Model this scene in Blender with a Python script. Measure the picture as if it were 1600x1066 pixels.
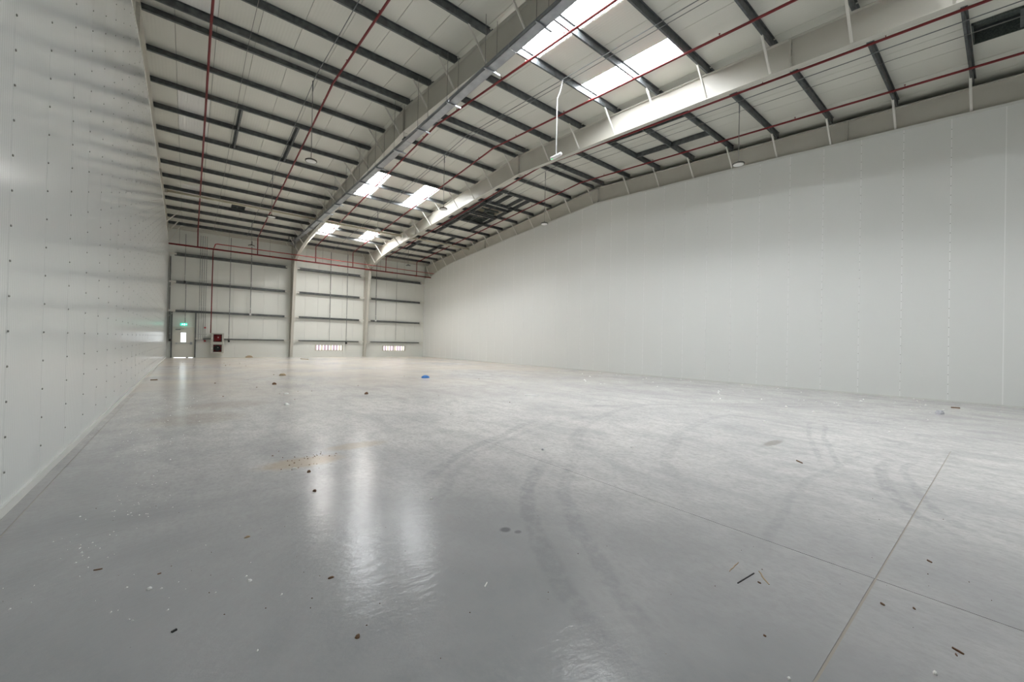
import bpy, math, random
from mathutils import Vector, Matrix
random.seed(7)
for o in list(bpy.data.objects): bpy.data.objects.remove(o)
C = bpy.context.scene.collection
sc = bpy.context.scene

# ---------------------------------------------------------------- camera
cam = bpy.data.objects.new('camera', bpy.data.cameras.new('camera')); C.objects.link(cam)
F_PX = 626.7
cam.data.sensor_width = 36; cam.data.lens = F_PX / 1600 * 36; cam.data.clip_start = .05; cam.data.clip_end = 300
r = Vector((0.7778815, -0.6280541, 0.02117567)); u = Vector((-0.01978456, 0.00920397, 0.9997619)); f = Vector((0.62809946, 0.77811524, 0.00526618))
M = Matrix((r, u, -f)).transposed().to_4x4(); M.translation = (0, 0, 1.55); cam.matrix_world = M
sc.camera = cam
# ---------------------------------------------------------------- world, exposure
w = bpy.data.worlds.new('world'); sc.world = w; w.use_nodes = True
bgn = w.node_tree.nodes['Background']; bgn.inputs[0].default_value = (.90, .95, 1, 1); bgn.inputs[1].default_value = 1.8
sc.view_settings.view_transform = 'Standard'; sc.view_settings.look = 'None'
sc.view_settings.gamma = 1; sc.view_settings.use_curve_mapping = False
sc.view_settings.exposure = .95
sc.cycles.diffuse_bounces = 12; sc.cycles.max_bounces = 16; sc.cycles.glossy_bounces = 6
SKYLIGHT = 24.5          # radiance of the daylit translucent roof lights

# ---------------------------------------------------------------- dimensions
XL, XR, YF, YN = -1.19, 18.588, 37.5, -6.8
RY = 15.35
FR = [-1.32, 6.62, 12.62, 18.74]          # frame centre lines
def top(y): return 10.85 - .0755 * abs(y - RY)
BP = [(15.35, 9.94), (19, 9.72), (21.3, 9.58), (24.4, 9.38), (27, 9.18), (29.2, 9.02), (31.4, 8.84), (33.0, 8.66), (34.0, 8.48), (34.8, 8.30), (35.6, 8.10), (36.15, 7.95)]
def bot(y):
    y = RY + abs(y - RY)
    for (a, b), (c, d) in zip(BP, BP[1:]):
        if y <= c: return b + (d - b) * (y - a) / (c - a)
    return BP[-1][1]
LT = [(-6.8, 8.2), (-.2, 8.6), (13, 9.41), (15.7, 9.6), (24, 9.2), (30, 8.75), (35, 8.3), (37.6, 8.0)]
def ltop(y):
    for (a, b), (c, d) in zip(LT, LT[1:]):
        if y <= c: return b + (d - b) * (y - a) / (c - a)
    return 8.0
PURL = [15.62, 17.45, 19.2, 20.95, 22.75, 24.5, 26.2, 27.95, 29.65, 31.4, 33.1, 34.8, 36.3] + [14.87, 13.1, 11.3, 9.5, 7.75, 6.0, 4.23, 2.45, .75, -1.0, -2.8, -4.55, -6.2]
SKYX = [(7.5, 8.47), (10.5, 11.47)]
SKYY = [(6.15, 9.62), (21.25, 24.5), (30.85, 33.0), (-2.3, -.15)]

# ---------------------------------------------------------------- materials
def mat(name, col, rough=.5, metal=0, emit=None, es=1, bump=None, var=None, spec=None, wob=.25):
    m = bpy.data.materials.new(name); m.use_nodes = True; nt = m.node_tree; b = nt.nodes['Principled BSDF']
    b.inputs['Base Color'].default_value = (*col, 1); b.inputs['Roughness'].default_value = rough; b.inputs['Metallic'].default_value = metal
    if spec is not None: b.inputs['Specular IOR Level'].default_value = spec
    if emit: b.inputs['Emission Color'].default_value = (*emit, 1); b.inputs['Emission Strength'].default_value = es
    tc = nt.nodes.new('ShaderNodeTexCoord')
    if var:       # (scale vec, amount, second colour)
        mp = nt.nodes.new('ShaderNodeMapping'); mp.inputs['Scale'].default_value = var[0]
        nz = nt.nodes.new('ShaderNodeTexNoise'); nz.inputs['Scale'].default_value = 1; nz.inputs['Detail'].default_value = 5
        rp = nt.nodes.new('ShaderNodeValToRGB'); rp.color_ramp.elements[0].position = .35; rp.color_ramp.elements[1].position = .7
        rp.color_ramp.elements[0].color = (*col, 1); rp.color_ramp.elements[1].color = (*var[1], 1)
        nt.links.new(tc.outputs['Object'], mp.inputs[0]); nt.links.new(mp.outputs[0], nz.inputs[0]); nt.links.new(nz.outputs[0], rp.inputs[0]); nt.links.new(rp.outputs[0], b.inputs['Base Color'])
    if bump:      # (axis scale vec, strength, distance) fine ribs via sine wave
        mp = nt.nodes.new('ShaderNodeMapping'); mp.inputs['Scale'].default_value = bump[0]
        wv = nt.nodes.new('ShaderNodeTexWave'); wv.wave_type = 'BANDS'; wv.bands_direction = bump[3]; wv.inputs['Scale'].default_value = 1; wv.inputs['Distortion'].default_value = 0
        bp = nt.nodes.new('ShaderNodeBump'); bp.inputs['Strength'].default_value = bump[1]; bp.inputs['Distance'].default_value = bump[2]
        nt.links.new(tc.outputs['Object'], mp.inputs[0]); nt.links.new(mp.outputs[0], wv.inputs[0])
        nz2 = nt.nodes.new('ShaderNodeTexNoise'); nz2.inputs['Scale'].default_value = .9; nz2.inputs['Detail'].default_value = 2
        nt.links.new(tc.outputs['Object'], nz2.inputs[0])
        bp2 = nt.nodes.new('ShaderNodeBump'); bp2.inputs['Strength'].default_value = wob; bp2.inputs['Distance'].default_value = .02
        nt.links.new(nz2.outputs[0], bp2.inputs['Height'])
        nt.links.new(wv.outputs['Fac'], bp.inputs['Height']); nt.links.new(bp2.outputs[0], bp.inputs['Normal']); nt.links.new(bp.outputs[0], b.inputs['Normal'])
    return m
RIB = 2 * math.pi / 20.0
m_lwall = mat('left_panel', (.76, .785, .775), .16, bump=((0, 40 / 6.283 * 1, 0), .14, .003, 'Y'), wob=.03)
m_rwall = mat('right_panel', (.77, .785, .765), .42, bump=((0, 40 / 6.283, 0), .12, .002, 'Y'))
m_fwall = mat('far_panel', (.745, .76, .72), .45, bump=((40 / 6.283, 0, 0), .15, .002, 'X'))
m_roof = mat('roof_sheet', (.66, .66, .595), .42, bump=((22 / 6.283, 0, 0), .3, .004, 'X'))
m_seam = mat('panel_joint', (.90, .91, .90), .35)  # whiter than the panels: lit joint edges painted into the colour
m_trim = mat('flashing', (.70, .71, .68), .35)
m_gap = mat('dark_skin', (.25, .25, .23), .8)  # dark grey of the outer roof and gable skins
m_frame = mat('cream_steel', (.50, .487, .435), .42, var=((.8, .8, .8), (.55, .535, .48)))
m_brace = mat('brace_steel', (.72, .71, .66), .4)
m_galv = mat('galvanised_purlin', (.085, .095, .098), .38, .35, var=((6, 6, 6), (.15, .16, .165)))
m_girt = mat('galvanised_girt', (.10, .11, .112), .42, .4, var=((5, 5, 5), (.16, .17, .17)))
m_tray = mat('galvanised_tray', (.30, .32, .34), .35, .7, var=((3, 3, 3), (.42, .44, .46)))
m_rod = mat('threaded_rod', (.26, .26, .24), .5, .6)
m_red = mat('red_pipe', (.17, .009, .011), .4)
m_dpink = mat('faded_red_pipe', (.36, .05, .045), .4)
m_cond = mat('grey_conduit', (.22, .235, .235), .5, .3)
m_wht = mat('white_plastic', (.8, .8, .8), .35)
m_blk = mat('black_plastic', (.015, .015, .017), .45)
m_lampb = mat('lamp_body', (.11, .105, .09), .5, .4)
m_lens = mat('lamp_lens', (.75, .75, .73), .25)
m_steel = mat('stainless', (.52, .50, .45), .3, .6)
m_redp = mat('red_reel', (.38, .012, .02), .35)
m_dark = mat('dark_interior', (.05, .035, .035), .6)
m_door = mat('door_paint', (.66, .65, .59), .4)
m_green = mat('exit_green', (.0, .35, .22), .4, emit=(.02, .62, .42), es=.9)
m_glyph = mat('exit_white', (.8, .9, .85), .4, emit=(.8, 1, .92), es=1.0)
m_led = mat('green_led', (.05, .6, .2), .4, emit=(.1, .9, .3), es=.8)
m_sky = mat('daylit_rooflight', (.8, .8, .8), .6, emit=(.95, .975, 1.0), es=SKYLIGHT)
m_sky2 = mat('sunlit_rooflight', (.8, .8, .8), .6, emit=(1.0, .975, .94), es=SKYLIGHT * 1.6)
m_dull = mat('covered_rooflight', (.72, .72, .69), .25, emit=(1, .97, .94), es=.015, bump=((22 / 6.283, 0, 0), .6, .006, 'X'))
m_fence = mat('fence_pink', (.66, .50, .60), .6)
m_fence2 = mat('fence_cream', (.80, .72, .60), .6)
m_sand = mat('sand', (.45, .36, .25), .9)
m_blue = mat('blue_scrap', (.05, .22, .62), .5)
m_chip = mat('white_crumb', (.85, .85, .83), .6)
m_brown = mat('brown_splinter', (.16, .09, .05), .8)
m_tan = mat('tan_splinter', (.42, .33, .22), .9)
m_stone = mat('grey_stone', (.42, .44, .50), .6, var=((30, 30, 30), (.75, .75, .78)))
m_hatch = mat('hatch_dark', (.045, .055, .05), .6, var=((30, 30, 30), (.10, .12, .11)))
m_beige = mat('upstand_beige', (.50, .47, .36), .5)
gl = bpy.data.materials.new('clear_glass'); gl.use_nodes = True
_b = gl.node_tree.nodes['Principled BSDF']; _b.inputs['Transmission Weight'].default_value = 1; _b.inputs['Roughness'].default_value = 0.02; _b.inputs['IOR'].default_value = 1.1; _b.inputs['Base Color'].default_value = (.95, .97, .97, 1)
m_glass = gl

def circ3(a, b, c):
    ax, ay, bx, by, cx, cy = *a, *b, *c
    d = 2 * (ax * (by - cy) + bx * (cy - ay) + cx * (ay - by))
    ux = ((ax*ax+ay*ay)*(by-cy)+(bx*bx+by*by)*(cy-ay)+(cx*cx+cy*cy)*(ay-by))/d
    uy = ((ax*ax+ay*ay)*(cx-bx)+(bx*bx+by*by)*(ax-cx)+(cx*cx+cy*cy)*(bx-ax))/d
    return ux, uy, math.hypot(ax-ux, ay-uy)
def concrete():
    m = bpy.data.materials.new('polished_concrete'); m.use_nodes = True; nt = m.node_tree; N = nt.nodes; L = nt.links; b = N['Principled BSDF']
    geo = N.new('ShaderNodeNewGeometry'); P = geo.outputs['Position']
    def noise(scale, detail, vec=None, rough=.55, dist=0, src=P):
        n = N.new('ShaderNodeTexNoise'); n.inputs['Scale'].default_value = 1; n.inputs['Detail'].default_value = detail; n.inputs['Roughness'].default_value = rough; n.inputs['Distortion'].default_value = dist
        mp = N.new('ShaderNodeMapping'); mp.inputs['Scale'].default_value = vec or (scale,) * 3
        L.new(src, mp.inputs[0]); L.new(mp.outputs[0], n.inputs[0]); return n.outputs[0]
    def mth(op, a, bb=None, c=None):
        n = N.new('ShaderNodeMath'); n.operation = op
        for i, v in enumerate((a, bb, c)):
            if v is None: continue
            if isinstance(v, (int, float)): n.inputs[i].default_value = v
            else: L.new(v, n.inputs[i])
        return n.outputs[0]
    def ramp(src, a, bb):
        n = N.new('ShaderNodeMapRange'); n.interpolation_type = 'SMOOTHSTEP'; n.inputs[1].default_value = a; n.inputs[2].default_value = bb; L.new(src, n.inputs[0]); return n.outputs[0]
    def mix(fac, a, bb):
        n = N.new('ShaderNodeMix'); n.data_type = 'RGBA'
        if isinstance(fac, (int, float)): n.inputs[0].default_value = fac
        else: L.new(fac, n.inputs[0])
        for i, v in ((6, a), (7, bb)):
            if isinstance(v, tuple): n.inputs[i].default_value = (*v, 1)
            else: L.new(v, n.inputs[i])
        return n.outputs[2]
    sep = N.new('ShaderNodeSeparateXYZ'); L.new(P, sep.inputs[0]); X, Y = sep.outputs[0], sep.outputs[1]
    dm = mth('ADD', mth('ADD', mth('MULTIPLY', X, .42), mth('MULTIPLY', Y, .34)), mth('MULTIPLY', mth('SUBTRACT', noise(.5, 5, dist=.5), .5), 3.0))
    tint = ramp(dm, .1, 3.9)  # floor tone by position: darker grey near and left, paler beyond
    near_grey = mix(ramp(noise(.6, 6, dist=.6), .35, .68), (.235, .247, .257), (.31, .318, .324))
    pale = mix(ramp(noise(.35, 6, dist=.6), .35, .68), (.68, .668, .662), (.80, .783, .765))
    col = mix(tint, near_grey, pale)
    col = mix(mth('MULTIPLY', ramp(noise(0, 7, vec=(1.3, .5, 1), rough=.65, dist=.8), .42, .72), .5), col, (.40, .402, .412))
    col = mix(mth('MULTIPLY', ramp(noise(0, 6, vec=(5, 2.5, 1), rough=.7), .38, .72), .42), col, (.37, .368, .37))
    col = mix(mth('MULTIPLY', ramp(noise(0, 5, vec=(24, 13, 1), rough=.75), .40, .68), .5), col, (.36, .355, .355))
    # tan dust with diffused sun painted in, strongest in the far middle
    far = mth('MULTIPLY', ramp(Y, 7, 20), ramp(noise(.22, 4), .30, .62))
    col = mix(mth('MULTIPLY', far, .85), col, (.74, .665, .59))
    for (cx, cy, rx, ry, c, k) in [(1.15, 5.55, .55, .28, (.50, .42, .32), .75), (1.95, 6.0, .5, .22, (.50, .43, .34), .6), (7.5, 2.42, .42, .10, (.30, .29, .25), .7), (2.08, 2.61, .055, .05, (.19, .19, .20), .9), (2.14, 2.52, .035, .03, (.21, .21, .22), .8), (.15, 9.6, .9, .8, (.40, .34, .26), .35), (.7, 11.2, 1.0, .7, (.42, .36, .28), .3)]:
        dx = mth('DIVIDE', mth('SUBTRACT', X, cx), rx); dy = mth('DIVIDE', mth('SUBTRACT', Y, cy), ry)
        d = mth('ADD', mth('SQRT', mth('ADD', mth('MULTIPLY', dx, dx), mth('MULTIPLY', dy, dy))), mth('MULTIPLY', mth('SUBTRACT', noise(9, 5, rough=.7), .5), .7))
        col = mix(mth('MULTIPLY', ramp(d, 1.1, .5), k), col, c)
    # curved tyre marks
    arcs = [((1.95, 1.88), (2.40, 2.65), (4.0, 3.98), .10, .55, 2.0), ((2.25, 1.75), (2.75, 2.5), (4.4, 3.8), .09, .4, 2.0), ((2.18, 4.16), (3.67, 5.13), (6.2, 6.2), .12, .45, 2.6), ((1.9, 3.5), (3.9, 5.0), (7.5, 5.6), .10, .30, 3.4),
            ((10.6, 2.45), (8.4, 1.9), (6.3, 1.22), .05, .4, 2.2), ((10.7, 2.75), (8.5, 2.15), (6.1, 1.35), .05, .4, 2.4), ((5.3, .45), (6.3, .9), (9.0, .75), .09, .5, 1.8), ((5.6, .35), (6.6, .72), (9.3, .55), .06, .4, 1.8),
            ((4.85, 4.33), (6.6, 5.4), (11.5, 5.6), .14, .35, 3.5), ((4, 2.1), (7, 3.7), (12, 3.6), .12, .3, 4), ((7.5, 6.8), (11, 5.2), (15.5, 2.2), .18, .35, 4.5), ((9, 5.6), (12, 4.1), (16, 1.2), .15, .3, 4), ((3.6, 1.2), (5.8, 1.45), (9.5, .9), .06, .3, 3)]
    wob = mth('MULTIPLY', mth('SUBTRACT', noise(.8, 3), .5), .25)
    grit = ramp(noise(0, 6, vec=(9, 9, 1), rough=.7), .32, .6)
    for a, bb, c, wd, k, ext in arcs:
        cx, cy, R = circ3(a, bb, c)
        dx = mth('SUBTRACT', X, cx); dy = mth('SUBTRACT', Y, cy)
        d = mth('ABSOLUTE', mth('SUBTRACT', mth('ADD', mth('SQRT', mth('ADD', mth('MULTIPLY', dx, dx), mth('MULTIPLY', dy, dy))), wob), R))
        ex = mth('SUBTRACT', X, bb[0]); ey = mth('SUBTRACT', Y, bb[1])
        e = mth('SQRT', mth('ADD', mth('MULTIPLY', ex, ex), mth('MULTIPLY', ey, ey)))
        mk = mth('MULTIPLY', mth('MULTIPLY', ramp(d, wd, wd * .45), ramp(e, ext, ext * .6)), mth('MULTIPLY', grit, k * .62))
        col = mix(mk, col, (.23, .235, .25))
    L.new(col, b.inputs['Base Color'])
    L.new(mth('ADD', mth('MULTIPLY', noise(0, 2, vec=(.9, .9, 1)), .10), .13), b.inputs['Roughness'])
    b.inputs['Specular IOR Level'].default_value = .11
    bp = N.new('ShaderNodeBump'); bp.inputs['Strength'].default_value = .8; bp.inputs['Distance'].default_value = .004
    L.new(noise(0, 4, vec=(9, 16, 1), rough=.6), bp.inputs['Height']); L.new(bp.outputs[0], b.inputs['Normal'])
    return m
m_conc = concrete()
m_joint = mat('joint_filler', (.36, .33, .285), .8)

# ---------------------------------------------------------------- mesh helpers
class MB:
    def __init__(s): s.v = []; s.f = []; s.mi = []
    def add(s, vs, fs, mi=0):
        n = len(s.v); s.v += [tuple(v) for v in vs]; s.f += [tuple(i + n for i in q) for q in fs]; s.mi += [mi] * len(fs); return s
    def hexa(s, p, mi=0):   # 8 points: bottom 4 then top 4
        return s.add(p, [(0, 3, 2, 1), (4, 5, 6, 7), (0, 1, 5, 4), (1, 2, 6, 5), (2, 3, 7, 6), (3, 0, 4, 7)], mi)
    def box(s, x0, x1, y0, y1, z0, z1, mi=0):
        return s.hexa([(x0, y0, z0), (x1, y0, z0), (x1, y1, z0), (x0, y1, z0), (x0, y0, z1), (x1, y0, z1), (x1, y1, z1), (x0, y1, z1)], mi)
    def tube(s, pts, rad, n=8, mi=0, cap=True):
        pts = [Vector(p) for p in pts]; base = len(s.v); up0 = None
        for i, p in enumerate(pts):
            d = ((pts[min(i + 1, len(pts) - 1)] - pts[max(i - 1, 0)])).normalized()
            up = Vector((0, 0, 1)) if abs(d.z) < .9 else Vector((1, 0, 0))
            a = d.cross(up).normalized(); b = a.cross(d).normalized()
            if up0 is not None and a.dot(up0) < 0: a = -a; b = -b
            up0 = a; R = rad[i] if isinstance(rad, (list, tuple)) else rad
            for k in range(n):
                t = 2 * math.pi * k / n; s.v.append(tuple(p + R * (math.cos(t) * a + math.sin(t) * b)))
        for i in range(len(pts) - 1):
            for k in range(n):
                s.f.append((base + i*n + k, base + i*n + (k+1) % n, base + (i+1)*n + (k+1) % n, base + (i+1)*n + k)); s.mi.append(mi)
        if cap:
            s.f.append(tuple(base + k for k in reversed(range(n)))); s.f.append(tuple(base + (len(pts)-1)*n + k for k in range(n))); s.mi += [mi, mi]
        return s
    def bar(s, a, b, w, h, mi=0):
        a = Vector(a); b = Vector(b); d = (b - a).normalized(); up = Vector((0, 1, 0)) if abs(d.y) < .8 else Vector((0, 0, 1))
        x = d.cross(up).normalized() * w / 2; y = x.normalized().cross(d).normalized() * h / 2
        return s.hexa([a-x-y, a+x-y, a+x+y, a-x+y, b-x-y, b+x-y, b+x+y, b-x+y], mi)
    def lathe(s, prof, c, n=20, mi=0, axis='Z'):
        base = len(s.v)
        for (R, z) in prof:
            for k in range(n):
                t = 2 * math.pi * k / n
                if axis == 'Z': s.v.append((c[0] + R*math.cos(t), c[1] + R*math.sin(t), c[2] + z))
                else: s.v.append((c[0] + R*math.cos(t), c[1] + z, c[2] + R*math.sin(t)))
        for i in range(len(prof) - 1):
            for k in range(n): s.f.append((base+i*n+k, base+i*n+(k+1) % n, base+(i+1)*n+(k+1) % n, base+(i+1)*n+k)); s.mi.append(mi)
        s.f.append(tuple(base+k for k in reversed(range(n)))); s.f.append(tuple(base+(len(prof)-1)*n+k for k in range(n))); s.mi += [mi, mi]
        return s
    def build(s, name, mats, parent=None, smooth=False, own=False):
        if not isinstance(mats, (list, tuple)): mats = [mats]
        off = Vector((0, 0, 0))
        if parent is not None:
            p = parent
            while p: off += p.location; p = p.parent
        elif own:
            xs, ys, zs = zip(*s.v); off = Vector(((min(xs)+max(xs))/2, (min(ys)+max(ys))/2, min(zs)))
        me = bpy.data.meshes.new(name); me.from_pydata([tuple(Vector(v) - off) for v in s.v], [], s.f)
        for m in mats: me.materials.append(m)
        if len(mats) > 1: me.polygons.foreach_set('material_index', s.mi)
        if smooth:
            me.polygons.foreach_set('use_smooth', [True] * len(me.polygons))
        me.update()
        o = bpy.data.objects.new(name, me); C.objects.link(o)
        if parent is not None: o.parent = parent
        elif own: o.location = off
        return o
def empty(name, loc=(0, 0, 0)):
    o = bpy.data.objects.new(name, None); C.objects.link(o); o.location = loc; o.empty_display_size = .1; return o
def tag(o, label, cat, group=None):
    o['label'] = label; o['category'] = cat
    if group: o['group'] = group
    return o
def struct(o): o['kind'] = 'structure'; return o
def inst(src, name, parent, loc):     # cheap repeat of a part, mesh shared
    o = bpy.data.objects.new(name, src.data); C.objects.link(o); o.parent = parent; o.location = loc; return o

# ================================================================ FLOOR
floor = struct(empty('floor'))
# x0,x1,y0,y1 and the half joint widths on each side
for (a, b, c, d, ga, gb, gc, gd) in [(-1.6, -1.08, -7, 15, 0, .004, 0, .002), (-1.08, 3.665, -7, .555, .004, .004, 0, .008), (3.665, 9.3, -7, .555, .003, 0, 0, .006), (9.3, 19.2, -7, 15, 0, 0, 0, .002),
        (-1.08, 3.665, .555, 5.2, .004, .003, .006, 0), (3.665, 9.3, .555, 5.2, .003, 0, .004, 0), (-1.08, 9.3, 5.2, 15, .004, 0, 0, .004), (-1.6, 19.2, 15, 37.9, 0, 0, .004, 0)]:
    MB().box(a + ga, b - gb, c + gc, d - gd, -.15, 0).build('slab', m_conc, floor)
MB().box(-1.7, 19.3, -7.1, 38, -.2, -.003).build('joint_filler', m_joint, floor)
for (cx, cy, n_) in []: pass

# ================================================================ WALLS
def side_wall(name, x, sgn, seams, ytop, m, thick=.06):
    wl = struct(empty(name)); xo = x + sgn * thick
    for y0, y1 in zip(seams, seams[1:]):
        a, b = y0 + .0006, y1 - .0006
        if b > YF: b = YF
        mb = MB(); za, zb = ytop(a), ytop(b)
        X0, X1 = sorted((x, xo))
        ym = [a] + [k for k in (RY,) if a < k < b] + [b]
        for p, q in zip(ym, ym[1:]):
            mb.hexa([(X0, p, .0), (X1, p, .0), (X1, q, .0), (X0, q, .0), (X0, p, ytop(p)), (X1, p, ytop(p)), (X1, q, ytop(q)), (X0, q, ytop(q))])
        # raised lip along the joint
        l0, l1 = sorted((x, x - sgn * (.004 if sgn > 0 else .0004)))
        mb.hexa([(l0, a, .0), (l1, a, .0), (l1, a + .022, .0), (l0, a + .022, .0), (l0, a, za), (l1, a, za), (l1, a + .022, za), (l0, a + .022, za)], 1)
        mb.build('wall_panel', [m, m_seam if sgn > 0 else m], wl)
    return wl
lse = [-6.8] + [5.29 + 1.075 * k for k in range(-11, 30)] + [37.5]
wl = side_wall('wall_left', XL, -1, lse, ltop, m_lwall)
rse = [-6.8] + [.09 + 1.09 * k for k in range(-6, 35)] + [37.5]
wr = side_wall('wall_right', XR, 1, rse, bot, m_rwall)
MB().box(XL - .11, XL - .065, YN, YF, 0, 7.9).build('backing', m_trim, wl)
MB().box(XR + .065, XR + .1, YN, YF, 0, 7.9).build('backing', m_trim, wr)
def screws(seams, x, sgn, ztop, wall, zs):
    mb = MB()
    for y in seams[1:-1]:
        if y < .8: continue
        z = zs
        while z < ztop(y) - .15:
            mb.lathe([(.0105, 0), (.0105, .004), (.006, .008)], (0, 0, 0), 6, 0)
            # rotate last lathe so it sticks out of the wall
            n = 18
            for i in range(len(mb.v) - n, len(mb.v)):
                a, b, c = mb.v[i]; mb.v[i] = (x - sgn * (c + .005), y + .011 + a, z + b)
            z += .2975
    o = mb.build('screw', m_rod, wall); o['kind'] = 'stuff'
screws(lse, XL, -1, ltop, wl, .37)
screws(rse, XR, 1, bot, wr, .25)
# base channel and top flashing on both long walls
bl = struct(MB().box(XL, XL + .012, YN, YF, 0, .085).box(XL, XL + .022, YN, YF, .085, .097).build('baseboard_left', m_trim))
br = struct(MB().box(XR - .012, XR, YN, YF, 0, .05).build('baseboard_right', m_trim))
def topflash(name, x0, x1, fn, dz):
    mb = MB(); ys = [YN + (YF - YN) * i / 60 for i in range(61)] + [RY]; ys.sort()
    for a, b in zip(ys, ys[1:]):
        mb.hexa([(x0, a, fn(a) - dz), (x1, a, fn(a) - dz), (x1, b, fn(b) - dz), (x0, b, fn(b) - dz), (x0, a, fn(a) + .004), (x1, a, fn(a) + .004), (x1, b, fn(b) + .004), (x0, b, fn(b) + .004)])
    return struct(mb.build(name, m_trim))
topflash('trim_1', XL - .08, XL + .012, ltop, .05)
topflash('trim_2', XR - .012, XR + .08, bot, .09)

def rects(r, holes):
    out = [r]
    for h in holes:
        nxt = []
        for (a, b, c, d) in out:
            if h[0] >= b or h[1] <= a or h[2] >= d or h[3] <= c: nxt.append((a, b, c, d)); continue
            if h[0] > a: nxt.append((a, h[0], c, d))
            if h[1] < b: nxt.append((h[1], b, c, d))
            l, rr = max(a, h[0]), min(b, h[1])
            if h[2] > c: nxt.append((l, rr, c, h[2]))
            if h[3] < d: nxt.append((l, rr, h[3], d))
        out = nxt
    return out
DOOR = (-.86, .36, 0, 2.2); WIN = [(8.52, 10.75, .59, 1.03), (14.44, 16.67, .59, 1.03)]
wf = struct(empty('wall_far')); HO = [DOOR] + WIN
for k in range(-1, 20):
    a, b = k - .35, k + .65
    a = max(a, XL - .3); b = min(b, XR + .35)
    mb = MB()
    for (p, q, c, d) in rects((a + .003, b - .003, 1.33, 9.42), HO): mb.box(p, q, YF, YF + .08, c, d)
    mb.build('wall_panel', m_fwall, wf)
for k in range(0, 5):
    a = XL + k * 4.0; b = min(a + 4.0, XR)
    mb = MB()
    for (p, q, c, d) in rects((a + .002, b - .002, 0, 1.33), HO): mb.box(p, q, YF - .03, YF + .08, c, d)
    mb.build('plinth_panel', m_fwall, wf)
mb = MB()
for (p, q, c, d) in rects((XL - .6, XR + .6, 0, 9.5), HO): mb.box(p, q, YF + .085, YF + .12, c, d)
mb.build('backing', m_trim, wf)
wn = struct(empty('wall_near'))
for k in range(-1, 20):
    a = max(k - .35, XL - .05); b = min(k + .65, XR + .05)
    MB().box(a + .003, b - .003, YN - .08, YN, 0, 9.42).build('wall_panel', m_fwall, wn)
MB().box(XL - .6, XR + .6, YN - .12, YN - .085, 0, 9.5).build('backing', m_trim, wn)
# sheeting rails on the far wall, one per bay and level
for gz, gh in ((1.39, .035), (3.35, .075), (5.41, .085), (7.40, .10)):
    for (xa, xc) in ((XL + .02, 6.52), (6.72, 12.52), (12.72, 18.5)):
        if gz < 2 and xa < 0: spans = ((.42, xc),)
        else: spans = ((xa, xc),)
        for (p, q) in spans:
            y0, y1 = YF - .22, YF - .002
            mb = MB(); e = .30
            mb.box(p + e * 1.0, q - e, y0, y0 + .012, gz - gh, gz + gh)        # web
            mb.box(p + e, q - e, y0, y1, gz + gh - .012, gz + gh); mb.box(p + e, q - e, y0, y1, gz - gh, gz - gh + .012)
            mb.build('rail', m_girt, wf)
            for (s0, s1, d) in ((p, p + e + .12, 1), (q - e - .12, q, -1)):
                if s0 < XL + .1 and gz < 2: continue
                c = MB(); c.box(s0, s1, y0 - .03, y0 - .005, gz - .06, gz + .07)
                xe = s0 if d > 0 else s1
                if gz < 7: c.bar((xe + d * .42, y0 - .02, gz - .02), (xe + d * .02, y0 - .02, gz - .42), .035, .012)
                c.build('rail_bracket', m_brace, wf)
for xp in (-.93, .40):
    MB().box(xp - .035, xp + .035, YF - .18, YF - .04, (0 if xp > 0 else 0), 3.28).build('door_post', m_girt, wf)
for xs in (-1.08,):
    MB().box(xs - .02, xs + .03, YF - .2, YF - .05, 1.35, 7.2).build('corner_post', m_girt, wf)

# ================================================================ ROOF (ceiling)
ceil = struct(empty('ceiling'))
D = .22
def slab_y(mb, x0, x1, ya, yb_, dz0, dz1, mi=0):
    mb.hexa([(x0, ya, top(ya) + dz0), (x1, ya, top(ya) + dz0), (x1, yb_, top(yb_) + dz0), (x0, yb_, top(yb_) + dz0), (x0, ya, top(ya) + dz1), (x1, ya, top(ya) + dz1), (x1, yb_, top(yb_) + dz1), (x0, yb_, top(yb_) + dz1)], mi)
HATCH = [(15.40, 16.42, -.95, .68), (14.95, 16.55, 21.6, 22.9), (14.75, 16.55, 23.1, 24.3), (1.96, 2.68, 30.55, 31.3)]
for k in range(-2, 20):
    x0, x1 = k + .5, k + 1.5
    if x0 > 19.2: continue
    holes = []
    for (a, b) in SKYX:
        if abs(a - x0) < .3 or abs(b - x1) < .3:
            holes = sorted(SKYY)
    for side in (0, 1):
        ya, yz = (RY, YF + .1) if side else (YN - .1, RY)
        seg = []; cur = ya
        for (s, e) in sorted(holes):
            if s >= ya and e <= yz: seg.append((cur, s, 0)); seg.append((s, e, 1)); cur = e
        seg.append((cur, yz, 0))
        mb = MB()
        for (s, e, t) in seg:
            if t: continue
            for (p, q, c, d) in rects((x0 + .0065, x1 - .0065, s, e), HATCH):
                slab_y(mb, p, q, c, d, D, D + .05)
        mb.build('roof_panel', m_roof, ceil)
for (a, b) in SKYX:
    for (s, e) in SKYY:
        mb = MB(); slab_y(mb, a + .01, b - .01, s + .01, e - .01, D + .07, D + .09); mb.build('rooflight', m_sky2 if s > 30 else m_sky, ceil)
        mb = MB()
        for (p, q, c, d) in ((a, a + .015, s, e), (b - .015, b, s, e)): slab_y(mb, p, q, c, d, D - .004, D + .07)
        for (c, d) in ((s, s + .07), (e - .07, e)): slab_y(mb, a, b, c, d, D - .012, D + .002)
        mb.build('rooflight_flashing', m_tray, ceil)
# covered (dull) roof lights in the left bay
for (s, e) in ((19.3, 22.7), (11.4, 14.8), (29.0, 31.0)):
    mb = MB(); slab_y(mb, -.49, .49, s, e, D - .012, D); mb.build('covered_rooflight', m_dull, ceil)
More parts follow.
